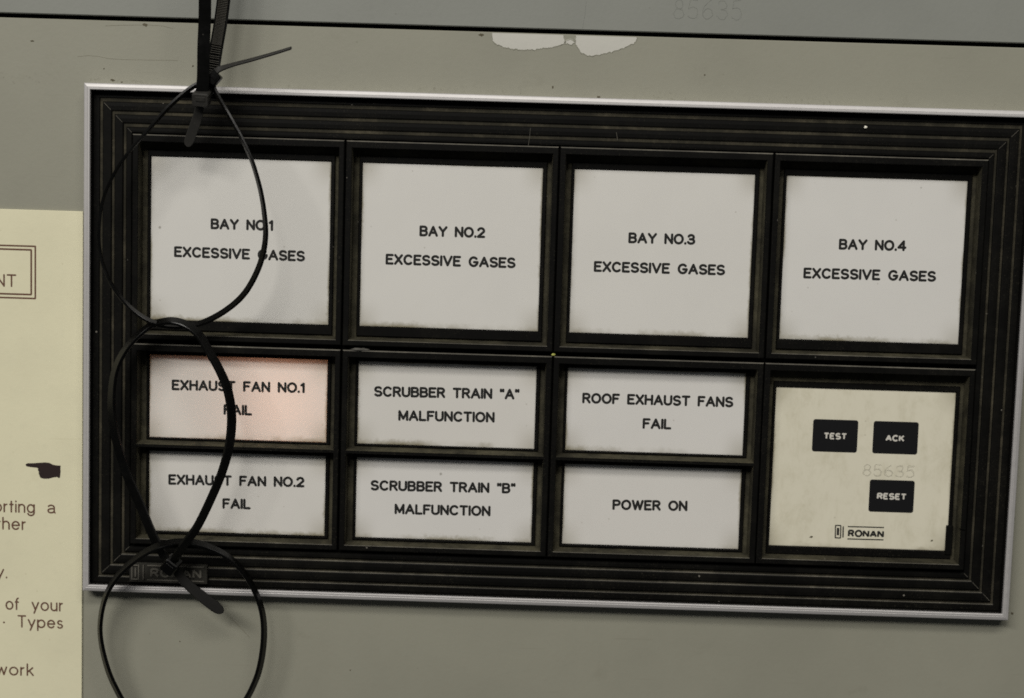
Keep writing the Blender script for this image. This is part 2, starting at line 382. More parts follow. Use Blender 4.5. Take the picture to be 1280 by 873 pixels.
mb.poly([P(-420, SEAM + 12, WH - 9), P(620, SEAM + 12, WH - 9), P(620, SEAM + 12, WH - 2.2), P(-420, SEAM + 12, WH - 2.2)])
seam = mb.build('wall_seam', M_DARK); tag(seam, 'narrow dark seam between the two painted metal sheets', kind='structure')

# peeled paint under the seam (bare primer with a broken paint edge)
def flake(outline):
    pts = [Vector(U(560 + a / 3.765, b / 3.765, WH)) for a, b in outline]
    out = []
    for i, p in enumerate(pts):                      # roughen the torn edge
        q = pts[(i + 1) % len(pts)]; n_ = max(1, int((q - p).length / 0.16))
        for k in range(n_):
            z = p.lerp(q, k / n_)
            if z.y > SEAM + 0.5:
                for fq, am in ((0.9, 0.42), (2.6, 0.20), (6.0, 0.10)):
                    z = z + Vector((noise.noise((z.x * fq, z.y * fq, 3)), noise.noise((z.x * fq, z.y * fq, 9)))) * am
            z.y = max(z.y, SEAM + 0.36)
            out.append(z)
    c = sum(out, Vector((0, 0))) / len(out)
    mb = MB()
    mb.poly([P(p.x, p.y, WH + 0.03) for p in out], 0)
    n_ = len(out)
    w1 = []
    for i, p in enumerate(out):
        t = (out[(i + 1) % n_] - out[i - 2]).normalized(); nn = Vector((t.y, -t.x))
        if nn.dot(c - p) > 0: nn = -nn
        q = p + nn * (0.35 + 0.35 * abs(noise.noise((p.x * 1.3, p.y * 1.3, 5)))); w1.append(P(q.x, max(q.y, SEAM + 0.36), WH - .01))
    lift = [WH + .10 + .16 * abs(noise.noise((p.x * 0.8, p.y * 0.8, 2))) for p in out]
    A = mb.add([P(p.x, p.y, WH + .02) for p in out]); A2 = mb.add([P(p.x, p.y, h) for p, h in zip(out, lift)]); B = mb.add(w1)
    for i in range(n_):
        k = (i + 1) % n_
        if max(out[i].y, out[k].y) < SEAM + 0.45: continue
        mb.face((A[i], A[k], A2[k], A2[i]), 1); mb.face((A2[i], A2[k], B[k], B[i]), 2)
    o = mb.build('peeled_paint', [M_PRIMER, M_FLAKE, M_WALL2], wall, origin=P(c.x, c.y, WH)); return o
flake([(206, 120), (207, 165), (210, 182), (216, 200), (240, 215), (290, 228), (350, 236), (410, 233), (470, 226), (520, 216), (545, 205), (552, 200), (545, 178), (532, 120)])
flake([(546, 196), (556, 208), (566, 206), (578, 212), (594, 205), (600, 192), (588, 194), (574, 187), (562, 193)])
flake([(600, 130), (603, 182), (602, 205), (608, 222), (625, 246), (660, 263), (700, 260), (760, 248), (800, 236), (850, 216), (886, 196), (890, 130)])

def scratch(parent, pts, w, mat, h, name='scratch'):
    mb = MB(); q = [U(a, b, h) for a, b in pts]
    fine = []
    for i in range(len(q) - 1):
        for k in range(6): fine.append((q[i][0] + (q[i + 1][0] - q[i][0]) * k / 6, q[i][1] + (q[i + 1][1] - q[i][1]) * k / 6 + random.uniform(-.05, .05)))
    fine.append(q[-1]); stroke(mb, fine, w, h + 0.04)
    return mb.build(name, mat, parent, origin=P(*q[0], h))
M_SCR = plain('faint_scratch', (0.155, 0.142, 0.100), 0.6, 0.2)
scratch(wall, [(97, 71), (110, 69.8), (124, 71), (136, 73.5), (160, 75), (182, 75.2), (222, 76)], 0.05, M_SCR, WH)
scratch(wall, [(132, 32.5), (160, 31.6), (186, 31.5), (204, 32.8), (216, 36)], 0.05, M_SCR, WH)
scratch(wall, [(288, 772), (300, 784), (312, 797)], 0.07, M_SCR, WH)
scratch(wall_up, [(733, 2), (731, 20), (728, 36)], 0.06, M_PENCIL2, WH)
def smudge(parent, px, py, r, mat, h, k=1.0, n_=13):
    mb = MB(); c = U(px, py, h)
    pts = []
    for i in range(n_):
        a = 2 * math.pi * i / n_; rr = r * (0.55 + 0.75 * random.random())
        pts.append(P(c[0] + rr * math.cos(a) * k, c[1] + rr * math.sin(a), h + 0.035))
    mb.poly(pts); return mb.build('paint_chip', mat, parent, origin=P(*c, h))
M_CHIP = plain('dirt_chip', (0.095, 0.084, 0.056), 0.8, 0.1, 0.4)
for a in ((182, 31.5, 0.62, 1.7), (40, 51.5, 0.42, 1.6), (141, 100.5, 0.45, 1.8), (152, 103, 0.32, 1.7), (225, 802, 0.35, .7), (241, 83, 0.32, 1.3), (691, 109.5, 0.45, .8), (748, 122, 0.5, 1.3), (701, 122.5, 0.45, 1.9), (1265, 767, 0.5, 1.0), (881, 94, 0.33, 1.0), (130, 86, 0.3, 1), (602, 44, 0.5, 2.2), (438, 838, 0.32, 1.0)):
    smudge(wall, a[0], a[1], a[2], M_CHIP, WH, a[3])
# pencilled number, upper sheet
mb = MB(); a, b = U(842, 25.5, WH), U(927, 27, WH)
text(mb, '85635', a, b, 0.6, 7.0, 0.2, WH + 0.05, jitter=0.22)
mb.build('pencil_number', M_PENCIL2, wall_up, origin=P(*a, WH))

# ================================================================ THE ALARM PANEL
XL, XR, YT, YB = -58.5, 298.3, -52.2, 141.9
panel = empty('alarm_panel', P(120, 44, WH))
tag(panel, 'black framed alarm annunciator panel with white message windows and silver trim, set in the wall', 'alarm panel')
PO = P(120, 44, WH)
def ring(o, h): return (XL + o, YT + o, XR - o, YB - o, h)
mb = MB(); mb.rects([ring(0.0, WH), ring(0.0, -0.95), ring(0.12, -0.5), ring(0.4, -0.3), ring(1.45, -0.04), ring(1.6, -0.10), ring(1.75, 0.0), ring(2.3, 0.0), ring(2.5, -0.15), ring(2.6, -0.5), ring(2.6, -1.2), ring(2.6, -6.2)], [0] * 10 + [1])
mb.build('metal_trim', [M_ALU, M_DARK], panel, origin=PO)
prof = [(2.6, -4.4, 0), (2.75, -4.1, 0), (2.85, -3.7, 0), (3.0, -3.5, 0), (5.0, -3.45, 0), (5.25, -3.55, 2), (5.45, -3.85, 1), (6.5, -3.7, 1),
        (6.65, -2.8, 0), (6.95, -2.45, 0), (8.2, -2.35, 0), (9.7, -2.4, 0), (10.0, -2.55, 2), (10.25, -2.95, 1), (11.15, -2.8, 1),
        (11.3, -2.1, 0), (11.6, -1.8, 0), (12.8, -1.7, 0), (14.2, -1.75, 0), (14.5, -1.9, 2), (14.75, -2.3, 1), (15.7, -2.15, 1),
        (15.85, -1.45, 0), (16.15, -1.1, 0), (17.2, -1.05, 0), (17.85, -1.1, 0), (18.1, -1.4, 0), (18.3, -4.0, 0), (19.6, -4.3, 0)]
mb = MB(); mb.rects([ring(o, h) for o, h, k in prof], [((k, 0, k, 0) if k == 2 else k) for o, h, k in prof])  # top and bottom ridge bevels get a painted highlight, the sides stay black
for (o0, h0), (o1, h1) in (((7.15, -2.38), (8.2, -2.29)), ((8.2, -2.29), (9.7, -2.34)), ((11.8, -1.74), (12.8, -1.64)), ((12.8, -1.64), (14.2, -1.69)), ((16.4, -1.0), (17.9, -1.0))):      # open mitre joints at the corners
    for cxx, cyy, sx, sy in ((XL, YT, 1, 1), (XR, YT, -1, 1), (XR, YB, -1, -1), (XL, YB, 1, -1)):
        w = .055
        mb.poly([P(cxx + sx * (o0 - w), cyy + sy * (o0 + w), h0), P(cxx + sx * (o1 - w), cyy + sy * (o1 + w), h1), P(cxx + sx * (o1 + w), cyy + sy * (o1 - w), h1), P(cxx + sx * (o0 + w), cyy + sy * (o0 - w), h0)], 2)
mb.build('stepped_moulding', [M_RIB, M_DUST, M_EDGE], panel, origin=PO)
# bottom of the gaps between the cells, and the housing behind
mb = MB(); x0, y0, x1, y1 = -39.9, -34.0, 279.9, 122.6
mb.rects([(x0, y0, x1, y1, -4.2), (x0, y0, x1, y1, -46)], cap1=True)
mb.build('housing', M_DARK, panel, origin=PO)
mb = MB()
for c in range(5): mb.rects([(c * 80 - 40.6, y0 + .3, c * 80 - 39.4, y1 - .3, -30), (c * 80 - 40.6, y0 + .3, c * 80 - 39.4, y1 - .3, -3.3)], cap1=True)
mb.rects([(x0 + .3, 43.0, x1 - .3, 45.4, -30), (x0 + .3, 43.0, x1 - .3, 45.4, -3.5)], cap1=True)
mb.build('mounting_grid', M_DARK, panel, origin=PO)

LH = -5.0
def dome(x0, y0, x1, y1, h, mat, name, parent):
    mb = MB()
    mb.rects([(x0, y0, x1, y1, h - 1.2), (x0, y0, x1, y1, h - 0.35), (x0 + .12, y0 + .12, x1 - .12, y1 - .12, h - 0.1), (x0 + .4, y0 + .4, x1 - .4, y1 - .4, h)], cap1=True)
    return mb.build(name, mat, parent, origin=P((x0 + x1) / 2, (y0 + y1) / 2, h))
def frame_mesh(cx, y0, y1, openings, divider=False):
    """openings: (lens x0, y0, x1, y1, ring l, t, r, b, floor y0, floor y1)"""
    mb = MB(); g = random.uniform(-.12, .12)
    X0, X1 = cx - 39.72 + g, cx + 39.72 + g
    it, ib = y0 + 2.75, y1 - 2.2
    mb.rects([(X0, y0, X1, y1, -5.2), (X0, y0, X1, y1, 0.65), (X0 + .12, y0 + .12, X1 - .12, y1 - .12, 0.9), (X0 + .4, y0 + .4, X1 - .4, y1 - .4, 1.0),
              (cx - 37.75, it - .2, cx + 37.75, ib + .2, 1.0), (cx - 37.55, it, cx + 37.55, ib, 0.8), (cx - 37.2, it + .15, cx + 37.2, ib - .55, -5.3)], [0, (3, 0, 0, 0), (3, 0, 0, 0), 0, (0, 0, 3, 0), (0, 1, 1, 1)])  # upward lip bevels take the pale tone, light painted as colour
    for (a0, b0, a1, b1, rl, rt, rr, rb, f0, f1) in openings:
        mb.rects([(cx - 37.6, f0, cx + 37.6, f1, -5.25), (a0 - rl, b0 - rt, a1 + rr, b1 + rb, -5.25)], [1, 1])
        mb.rects([(a0 - rl, b0 - rt, a1 + rr, b1 + rb, -5.25), (a0 - rl, b0 - rt, a1 + rr, b1 + rb, -4.55), (a0 - rl + .25, b0 - rt + .25, a1 + rr - .25, b1 + rb - .25, -4.3),
                  (a0 - .25, b0 - .25, a1 + .25, b1 + .25, -4.3), (a0 - .05, b0 - .05, a1 + .05, b1 + .05, -4.5), (a0 - .05, b0 - .05, a1 + .05, b1 + .05, -6.5)])
        mb.rects([(a0 - .05, b0 - .05, a1 + .05, b1 + .05, -6.5), (a0 - .05, b0 - .05, a1 + .05, b1 + .05, -34)], [2], cap1=True)
    if divider:
        a, b = cx - 39.55, cx + 39.55
        secs = [(82.75, -5.2, 1), (83.35, 0.75, 1), (83.5, 0.98, 0), (84.55, 0.98, 0), (84.7, 0.8, 0), (84.75, -5.2, 0)]
        for (ya, ha, m), (yb, hb, _) in zip(secs[:-1], secs[1:]):
            hh = lambda q: q
            mb.poly([P(a, ya, ha), P(b, ya, ha), P(b, yb, hb), P(a, yb, hb)], m)
        for x in (a, b): mb.poly([P(x, y, h) for y, h, _ in secs], 0)
    return mb
UP, LO = (-33.7, 43.4), (45.0, 122.4)
LY = (-25.8, 36.4); LA = (49.75, 81.8); LB = (86.95, 118.45)
mats3 = [M_BLACK, M_FLOOR, M_INT, M_EDGE]
def lettering(parent, lines, label, h=LH, mat=None):
    mb = MB()
    for a in lines: line_px(mb, a[0], a[1], a[2], h)
    o = mb.build('lettering', mat or M_INK, parent, origin=P(*U(lines[0][1][0], lines[0][1][1], h), h)); o['label'] = label; return o
tops = [
 [('BAY NO.1', (263.3, 279.4), (341.5, 281.7)), ('EXCESSIVE GASES', (217.6, 314.2), (381.4, 320.0))],
 [('BAY NO.2', (524.3, 288.3), (606.6, 290.6)), ('EXCESSIVE GASES', (482.0, 323.6), (644.6, 328.4))],
 [('BAY NO.3', (785.5, 296.9), (869.3, 299.1)), ('EXCESSIVE GASES', (742.3, 332.7), (906.5, 337.3))],
 [('BAY NO.4', (1048.6, 304.9), (1133.2, 307.0)), ('EXCESSIVE GASES', (1004.3, 340.9), (1170.2, 345.3))]]
for c in range(4):
    cx = c * 80.0
    op = [(cx - 34.1, LY[0], cx + 34.1, LY[1], 1.1, 2.3, 1.5, 3.7, UP[0] + 2.5, UP[1] - 2.0)]
    fr = frame_mesh(cx, *UP, op).build('window_frame', mats3, panel, origin=P(cx, 5, LH))
    dome(cx - 34.1, LY[0], cx + 34.1, LY[1], LH, M_LENS, 'window_lens', fr)
    lettering(fr, tops[c], 'black lettering reading ' + ' '.join(t[0] for t in tops[c]))
lows = [
 ([('EXHAUST FAN NO.1', (214.6, 480.8), (381.0, 484.6)), ('FAIL', (279.4, 511.6), (315.2, 512.6))],
  [('EXHAUST FAN NO.2', (210.4, 599.0), (380.6, 602.4)), ('FAIL', (278.0, 629.1), (313.4, 629.9))]),
 ([('SCRUBBER TRAIN "A"', (467.4, 488.9), (649.4, 492.6)), ('MALFUNCTION', (497.8, 519.0), (618.4, 521.4))],
  [('SCRUBBER TRAIN "B"', (463.1, 606.3), (644.4, 610.2)), ('MALFUNCTION', (493.2, 635.8), (613.2, 638.6))]),
 ([('ROOF EXHAUST FANS', (727.8, 497.2), (916.8, 502.4)), ('FAIL', (803.2, 529.0), (839.3, 530.0))],
  [('POWER ON', (765.5, 630.5), (859.4, 632.2))])]
for c in range(3):
    cx = c * 80.0
    op = [(cx - 34.1, LA[0], cx + 34.1, LA[1], 1.0, 0.9, 1.4, 0.7, LO[0] + 2.5, 83.4), (cx - 34.1, LB[0], cx + 34.1, LB[1], 1.0, 1.7, 1.4, 0.9, 84.3, LO[1] - 2.0)]
    fr = frame_mesh(cx, *LO, op, True).build('window_frame', mats3, panel, origin=P(cx, 84, LH))
    la = dome(cx - 34.1, LA[0], cx + 34.1, LA[1], LH, M_HALF, 'window_lens', fr)
    lb = dome(cx - 34.1, LB[0], cx + 34.1, LB[1], LH, M_HALF, 'window_lens', fr)
    for ls in lows[c]: lettering(fr, ls, 'black lettering reading ' + ' '.join(t[0] for t in ls).replace('"', ''))
    if c == 0:
        la['label'] = 'faintly lit pinkish window lens of the first exhaust fan'
        L = bpy.data.lights.new('indicator_lamp', 'POINT'); L.energy = 0.040; L.color = (1.0, 0.45, 0.27); L.shadow_soft_size = 0.004
        lo = bpy.data.objects.new('indicator_lamp', L); COL.objects.link(lo); lo.parent = fr
        lo.location = P(16.0, 66.5, -29) - world_loc(fr)

# ---- control cell
cx = 240.0
PX0, PX1, PY0, PY1 = cx - 34.3, cx + 34.4, 54.6, 116.5
fr = frame_mesh(cx, *LO, [(PX0, PY0, PX1, PY1, 1.1, 2.2, 1.3, 3.0, LO[0] + 2.5, LO[1] - 2.0)]).build('control_frame', mats3, panel, origin=P(cx, 84, LH))
mb = MB()                                             # swollen, broken edge low on the right of the frame
mb.rects([(PX1 - 0.9, 106.3, PX1 + 1.6, PY1 + 1.2, -5.6), (PX1 - 0.9, 106.3, PX1 + 1.6, PY1 + 1.2, -4.0), (PX1 - 0.7, 106.5, PX1 + 1.4, PY1 + 1.0, -3.8)], cap1=True)
mb.poly([P(PX1 + 2.3, 106.0, 1.4), P(PX1 + 5.2, 106.6, 1.5), P(PX1 + 5.0, 107.2, 1.1), P(PX1 + 2.4, 106.5, 1.1)])
mb.build('broken_edge', M_BLACK, fr, origin=P(PX1, 110, -4))
plate = dome(PX0, PY0, PX1, PY1, LH, M_PLATE, 'control_plate', panel)
HP = LH
def quad_px(l, t, r_, b, h): return (*U(l, t, h), *U(r_, b, h))
def key(word, cxp, cyp, w, hgt, tw, tcx, tcy):
    cxm, cym = U(cxp, cyp, HP); hw, hh = w / 2, hgt / 2; rr = 0.9; mb = MB()
    def rnd(ins, h):
        out = []
        for sx, sy, a0 in ((1, 1, 0), (-1, 1, 90), (-1, -1, 180), (1, -1, 270)):
            for k in range(6):
                a = math.radians(a0 + 90 * k / 5)
                out.append(P(cxm + sx * (hw - rr) + (rr - ins) * math.cos(a), cym + sy * (hh - rr) + (rr - ins) * math.sin(a), h))
        return out
    mb.tube([rnd(0, HP - .2), rnd(0, HP + .12), rnd(.12, HP + .2)], caps=False, smooth=False); mb.poly(rnd(.12, HP + .2))
    k_ = mb.build('push_button', M_KEY, panel, origin=P(cxm, cym, HP)); k_['label'] = 'black push button marked ' + word
    t = MB(); cap = 2.55; wt = 0.62; x, y = U(tcx, tcy, HP)
    text(t, word, (x - tw / 2, y), (x + tw / 2, y + tw * 0.003), -(cap - wt) / 2, cap - wt, wt, HP + .25, cap_ends=False)
    t.build('lettering', M_KEYTXT, k_, origin=P(x, y, HP))
key('TEST', 1043.8, 545.0, 17.2, 12.5, 9.0, 1044.0, 545.3)
key('ACK', 1119.3, 547.4, 17.2, 12.5, 7.3, 1118.6, 547.8)
key('RESET', 1114.4, 620.4, 17.2, 12.5, 11.4, 1114.6, 620.6)
# maker's mark
mb = MB(); hL = HP + .06
def ln(a, b, w, m=0, h=None, mbx=None): stroke(mbx or mb, [U(*a, HP), U(*b, HP)], w, h or hL, m, False)
ln((1044.4, 656.6), (1044.0, 672.6), .22); ln((1051.0, 657.0), (1050.6, 673.0), .22); ln((1044.4, 656.9), (1051.0, 657.1), .22, h=hL + .003); ln((1044.0, 672.4), (1050.6, 672.7), .22, h=hL + .003)
ln((1047.6, 660.0), (1047.3, 669.2), .45); ln((1054.0, 658.2), (1053.7, 672.0), .25)
ln((1059.8, 658.4), (1104.9, 659.6), .22); ln((1059.2, 673.8), (1104.3, 675.0), .22)
mb.build('maker_mark', M_INK, plate, origin=P(*U(1047, 665, HP), HP)); mb = MB()
a, b = U(1059.6, 671.3, HP), U(1104.7, 672.4, HP)
text(mb, 'RONAN', a, b, 0.34, 2.2, 0.74, HP + .065, cap_ends=False)
mb.build('lettering', M_INK, plate, origin=P(*a, HP))
mb = MB(); a, b = U(1079, 595.5, HP), U(1142.8, 597.2, HP)
text(mb, '85635', a, b, 0.2, 4.4, 0.17, HP + .05, jitter=0.16); text(mb, '85635', (a[0] - .35, a[1] - .2), (b[0] - .2, b[1] + .25), 0.2, 4.2, 0.15, HP + .07, jitter=0.2)
mb.build('pencil_number', M_PENCIL, plate, origin=P(*a, HP))
for px, py, r_ in ((1014, 671.5, .45), (1165, 676, .35)): 
    q = smudge(plate, px, py, r_, M_CHIP, HP, 1.5); q.name = 'dirt_speck'

scratch(panel, [(770.5, 166), (772, 175.5)], 0.09, M_EDGE, -1.6)
scratch(panel, [(663, 160), (662, 172), (660, 184)], 0.07, M_EDGE, -0.9)
# ---- embossed name plate on the lower left of the moulding
NH = -1.7
nx0, ny0 = U(161.8, 703.5, NH); nx1, ny1 = U(259.0, 731.5, NH); ny0 -= .3; ny1 -= .15
mb = MB(); mb.rects([(nx0, ny0, nx1, ny1, -5.0), (nx0, ny0, nx1, ny1, NH - .25), (nx0 + .25, ny0 + .25, nx1 - .25, ny1 - .25, NH)], cap1=True)
np_ = mb.build('maker_plate', M_PLATEB, panel, origin=P(nx0, ny0, NH))
mb = MB()
def bar(x0, y0, x1, y1, t=.45):
    mb.rects([(x0, y0, x1, y1, NH - .1), (x0, y0, x1, y1, NH + t - .15), (x0 + .1, y0 + .1, x1 - .1, y1 - .1, NH + t)], cap1=True)
h_ = ny1 - ny0
bar(nx0 + .8, ny0 + 1.0, nx0 + 1.3, ny1 - 1.0); bar(nx0 + 3.4, ny0 + 1.0, nx0 + 3.9, ny1 - 1.0); bar(nx0 + 1.31, ny0 + 1.0, nx0 + 3.39, ny0 + 1.5); bar(nx0 + 1.31, ny1 - 1.5, nx0 + 3.39, ny1 - 1.0)
bar(nx0 + 2.1, ny0 + 2.2, nx0 + 2.7, ny1 - 2.2); bar(nx0 + 5.2, ny0 + 1.0, nx0 + 5.7, ny1 - 1.0)
bar(nx0 + 6.9, ny0 + .9, nx1 - 1.2, ny0 + 1.45); bar(nx0 + 6.9, ny1 - 1.45, nx1 - 1.2, ny1 - .9)
for k in range(4):
    text(mb, 'RONAN', (nx0 + 8.2, ny1 - 2.35), (nx1 - 2.2, ny1 - 2.35), 0.3, h_ - 5.2, 0.85 - .09 * k, NH + .15 + .1 * k, cap_ends=False)
mb.build('lettering', M_EMB, np_, origin=P(nx0, ny0, NH))

# ================================================================ NOTICE on the left
NO = WH + 0.9
nr, nt = U(103.8, 264.6, NO)
mb = MB(); e = .12
mb.rects([(-420, nt, nr, 330, WH), (-420, nt, nr, 330, NO - e), (-420 + e, nt + e, nr - e, 330 - e, NO)], cap1=True)
notice = mb.build('notice_board', M_CREAM, origin=P(nr - 60, 100, WH))
tag(notice, 'cream notice board with brown printing on the wall left of the black alarm panel', 'notice')
mb = MB()
def nword(s, x0, x1, base, cap, slope=0.030, wt=0.62, h=NO + .05):
    a = U(x0, base, h); b = U(x1, base + (x1 - x0) * slope, h); text(mb, s, a, b, wt / 2, cap - wt, wt, h)
nword('orting', -8.2, 43.6, 640.3, 5.15); nword('a', 58.8, 69.4, 642.0, 5.15)
nword('other', -18.5, 32.6, 661.6, 5.15)
nword('y', -5.5, 5.2, 722.4, 5.15); nword('.', 7.2, 9.2, 723.2, 5.15, wt=.6)
nword('of', 6.8, 24.0, 762.4, 5.15); nword('your', 39.4, 79.0, 763.6, 5.15)
nword('Types', 21.9, 78.9, 784.6, 5.0)
nword('work', -5.5, 42.4, 844.0, 5.15)
x, y = U(5.0, 778.2, NO); stroke(mb, [(x - .05, y), (x + .05, y)], .36, NO + .05)
mb.build('lettering', M_BROWN, notice, origin=P(nr - 40, 100, NO))
mb = MB(); nword('NT', -6.0, 20.4, 358.4, 4.9)
mb.build('heading_lettering', M_BROWN, notice, origin=P(nr - 40, 30, NO))
mb = MB()
def nl(a, b, w=.31, h=NO + .05): stroke(mb, [U(*a, h), U(*b, h)], w, h, 0, False)
nl((-300, 297.8), (44.6, 308.2)); nl((-300, 362.6), (44.6, 373.4)); nl((44.1, 308.0), (44.1, 373.4), h=NO + .056)
nl((-300, 302.4), (39.4, 312.6), .33); nl((-300, 358.0), (39.4, 368.5), .33); nl((39.0, 312.4), (39.0, 368.5), .33, h=NO + .056)
mb.build('printed_border', M_BROWN, notice, origin=P(nr - 40, 20, NO))
hand = [(32, 580.6), (34.5, 579.2), (42, 579.2), (50, 578.6), (57, 578.2), (62, 578.8), (66, 581.0), (71, 582.0), (75.8, 582.2), (75.6, 586), (75.8, 590), (75.0, 597.2), (73.4, 597.8), (71.5, 596.4), (66, 597.2), (61, 598.6), (55, 598.7), (50.5, 597.4), (49.2, 594.2), (48.3, 591.8), (48.6, 589.6), (47.2, 588.0), (47.8, 586.2), (46.6, 585.0), (41, 584.4), (35, 583.6), (32.4, 582.6)]
mb = MB(); mb.poly([P(*U(a, b, NO), NO + .05) for a, b in hand])
mb.build('printed_hand', M_HAND, notice, origin=P(*U(55, 588, NO), NO))

# ================================================================ CABLE TIES
def spline(pts, n=10, closed=False):
    K = len(pts); out = []
    rng = range(K if closed else K - 1)
    g = lambda i: pts[i % K] if closed else pts[max(0, min(K - 1, i))]
    for i in rng:
        p0, p1, p2, p3 = g(i - 1), g(i), g(i + 1), g(i + 2)
        for k in range(n):
            t = k / n
            out.append(tuple(0.5 * (2 * b + (c - a) * t + (2 * a - 5 * b + 4 * c - d_) * t * t + (3 * b - a - 3 * c + d_) * t ** 3) for a, b, c, d_ in zip(p0, p1, p2, p3)))
    if not closed: out.append(tuple(pts[-1]))
    return out
def ribbon(mb, pts, width, thick, closed=False, n=10, taper=None, m=0, teeth=None):
    """pts: (px, py, h, angle); angle 0 = strap seen edge-on, 90 = seen flat"""
    q = [(*U(a, b, h), h, an) for a, b, h, an in pts]
    s = spline(q, n, closed); K = len(s)
    P3 = [P(a, b, h) * 1000 for a, b, h, an in s]; rings = []; frames = []
    view = Vector((0, -1, 0))
    for i in range(K):
        t = (P3[(i + 1) % K] - P3[i - 1]) if closed else (P3[min(K - 1, i + 1)] - P3[max(0, i - 1)])
        t.normalize(); view = (P(*CAMP) * 1000 - P3[i]).normalized(); side = t.cross(view).normalized(); vv = side.cross(t).normalized()
        an = math.radians(s[i][3]); Wd = vv * math.cos(an) + side * math.sin(an); Td = vv * math.sin(an) - side * math.cos(an)
        w, th = width / 2, thick / 2
        if taper: w *= taper(i / (K - 1))
        b = min(th, w) * 0.35
        ring_ = [(w - b, th), (w, th - b), (w, -th + b), (w - b, -th), (-w + b, -th), (-w, -th + b), (-w, th - b), (-w + b, th)]
        rings.append([(P3[i] + Wd * u + Td * v_) / 1000 for u, v_ in ring_]); frames.append((P3[i], t, Wd, Td, w, th))
    mb.tube(rings, close=closed, m=m, smooth=False)
    if teeth:
        pitch, hgt, side_ = teeth; acc = 0.0
        for i in range(1, K):
            seg = (P3[i] - P3[i - 1]).length; acc += seg
            if acc >= pitch:
                acc -= pitch; c, t, Wd, Td, w, th = frames[i]; o = Td * side_
                b0 = c + o * th; w2 = w * .72
                v8 = [b0 - t * pitch * .32 - Wd * w2, b0 - t * pitch * .32 + Wd * w2, b0 + t * pitch * .32 + Wd * w2, b0 + t * pitch * .32 - Wd * w2]
                t8 = [b0 + o * hgt - t * pitch * .1 - Wd * w2, b0 + o * hgt - t * pitch * .1 + Wd * w2, b0 + o * hgt + t * pitch * .1 + Wd * w2, b0 + o * hgt + t * pitch * .1 - Wd * w2]
                mb.tube([[x / 1000 for x in v8], [x / 1000 for x in t8]], m=1, smooth=False)
    return frames
def block(mb, c, ax, ay, az, sx, sy, sz, b=.4, m=0):
    """bevelled box, c in mm world coords"""
    def rr(ix, k):
        X, Y = sx / 2 - ix, sy / 2 - ix
        pts = [(X - b, Y), (X, Y - b), (X, -Y + b), (X - b, -Y), (-X + b, -Y), (-X, -Y + b), (-X, Y - b), (-X + b, Y)]
        return [(c + ax * u + ay * v_ + az * k) / 1000 for u, v_ in pts]
    mb.tube([rr(b * .8, -sz / 2), rr(0, -sz / 2 + b), rr(0, sz / 2 - b), rr(b * .8, sz / 2)], m=m, smooth=False)
def head(tie, px, py, h, rot, sx, sy, sz, mat=None, tilt=0.0):
    c = P(*U(px, py, h), h) * 1000; a = math.radians(rot)
    ax = Vector((math.cos(a), 0, -math.sin(a))); ay = Vector((math.sin(a), 0, math.cos(a))); az = Vector((0, -1, 0))
    if tilt:
        R_ = Matrix.Rotation(math.radians(tilt), 3, ax); ay = R_ @ ay; az = R_ @ az
    mb = MB(); block(mb, c, ax, ay, az, sx, sy, sz, .45)
    block(mb, c + az * (sz / 2 - .05) + ay * sy * .1, ax, ay, az, sx * .62, sy * .34, .5, .15)      # pawl housing
    return mb.build('head', mat or M_TIE, tie, origin=c / 1000)
def strap(tie, pts, width, thick, name='strap', mat=None, **kw):
    mb = MB(); ribbon(mb, pts, width, thick, **kw)
    a = pts[0]; return mb.build(name, mat or M_TIE, tie, origin=P(*U(a[0], a[1], a[2]), a[2]))
tip = lambda t: 1.0 if t < .82 else max(.12, math.sqrt(max(0.0, 1 - ((t - .82) / .18) ** 2)))
G_T = 'black cable ties chained in front of the alarm panel'
def tie(px, py, h, label):
    o = empty('cable_tie', P(*U(px, py, h), h)); return tag(o, label, 'cable tie', G_T)

# 1 the wide one hanging in from above
t1 = tie(254, 110, 22, 'widest cable tie, with a flat and a ribbed strap coming down from the top edge')
strap(t1, [(258, -260, 22, 92), (257, -120, 20, 92), (256.5, -40, 18, 91), (256, 20, 17, 90), (254.5, 60, 16.5, 90), (254, 95, 16, 89), (252.5, 114, 16, 88)], 4.5, 1.3, n=16)
strap(t1, [(300, -260, 4, 96), (292, -120, 4, 96), (284, -40, 4.5, 97), (277, 20, 5, 97), (270, 62, 6, 95), (265, 92, 7.5, 92), (259, 112, 10, 88), (253.5, 122, 14, 80)], 4.9, 1.2, n=26, name='ribbed_strap', mat=[M_TIE, M_TEETH], teeth=(0.92, .75, 1))
head(t1, 252, 123.5, 16.5, 3, 6.0, 4.9, 5.6, M_TAIL, 18)
strap(t1, [(250.6, 126, 14.5, 84), (247.5, 144, 13.5, 86), (241.5, 162, 12.5, 88), (233.8, 183, 11.5, 90)], 3.9, 1.1, name='tail', mat=M_TAIL, n=10, taper=lambda t: (.72 + .40 * t if t < .5 else .92) * tip(t))
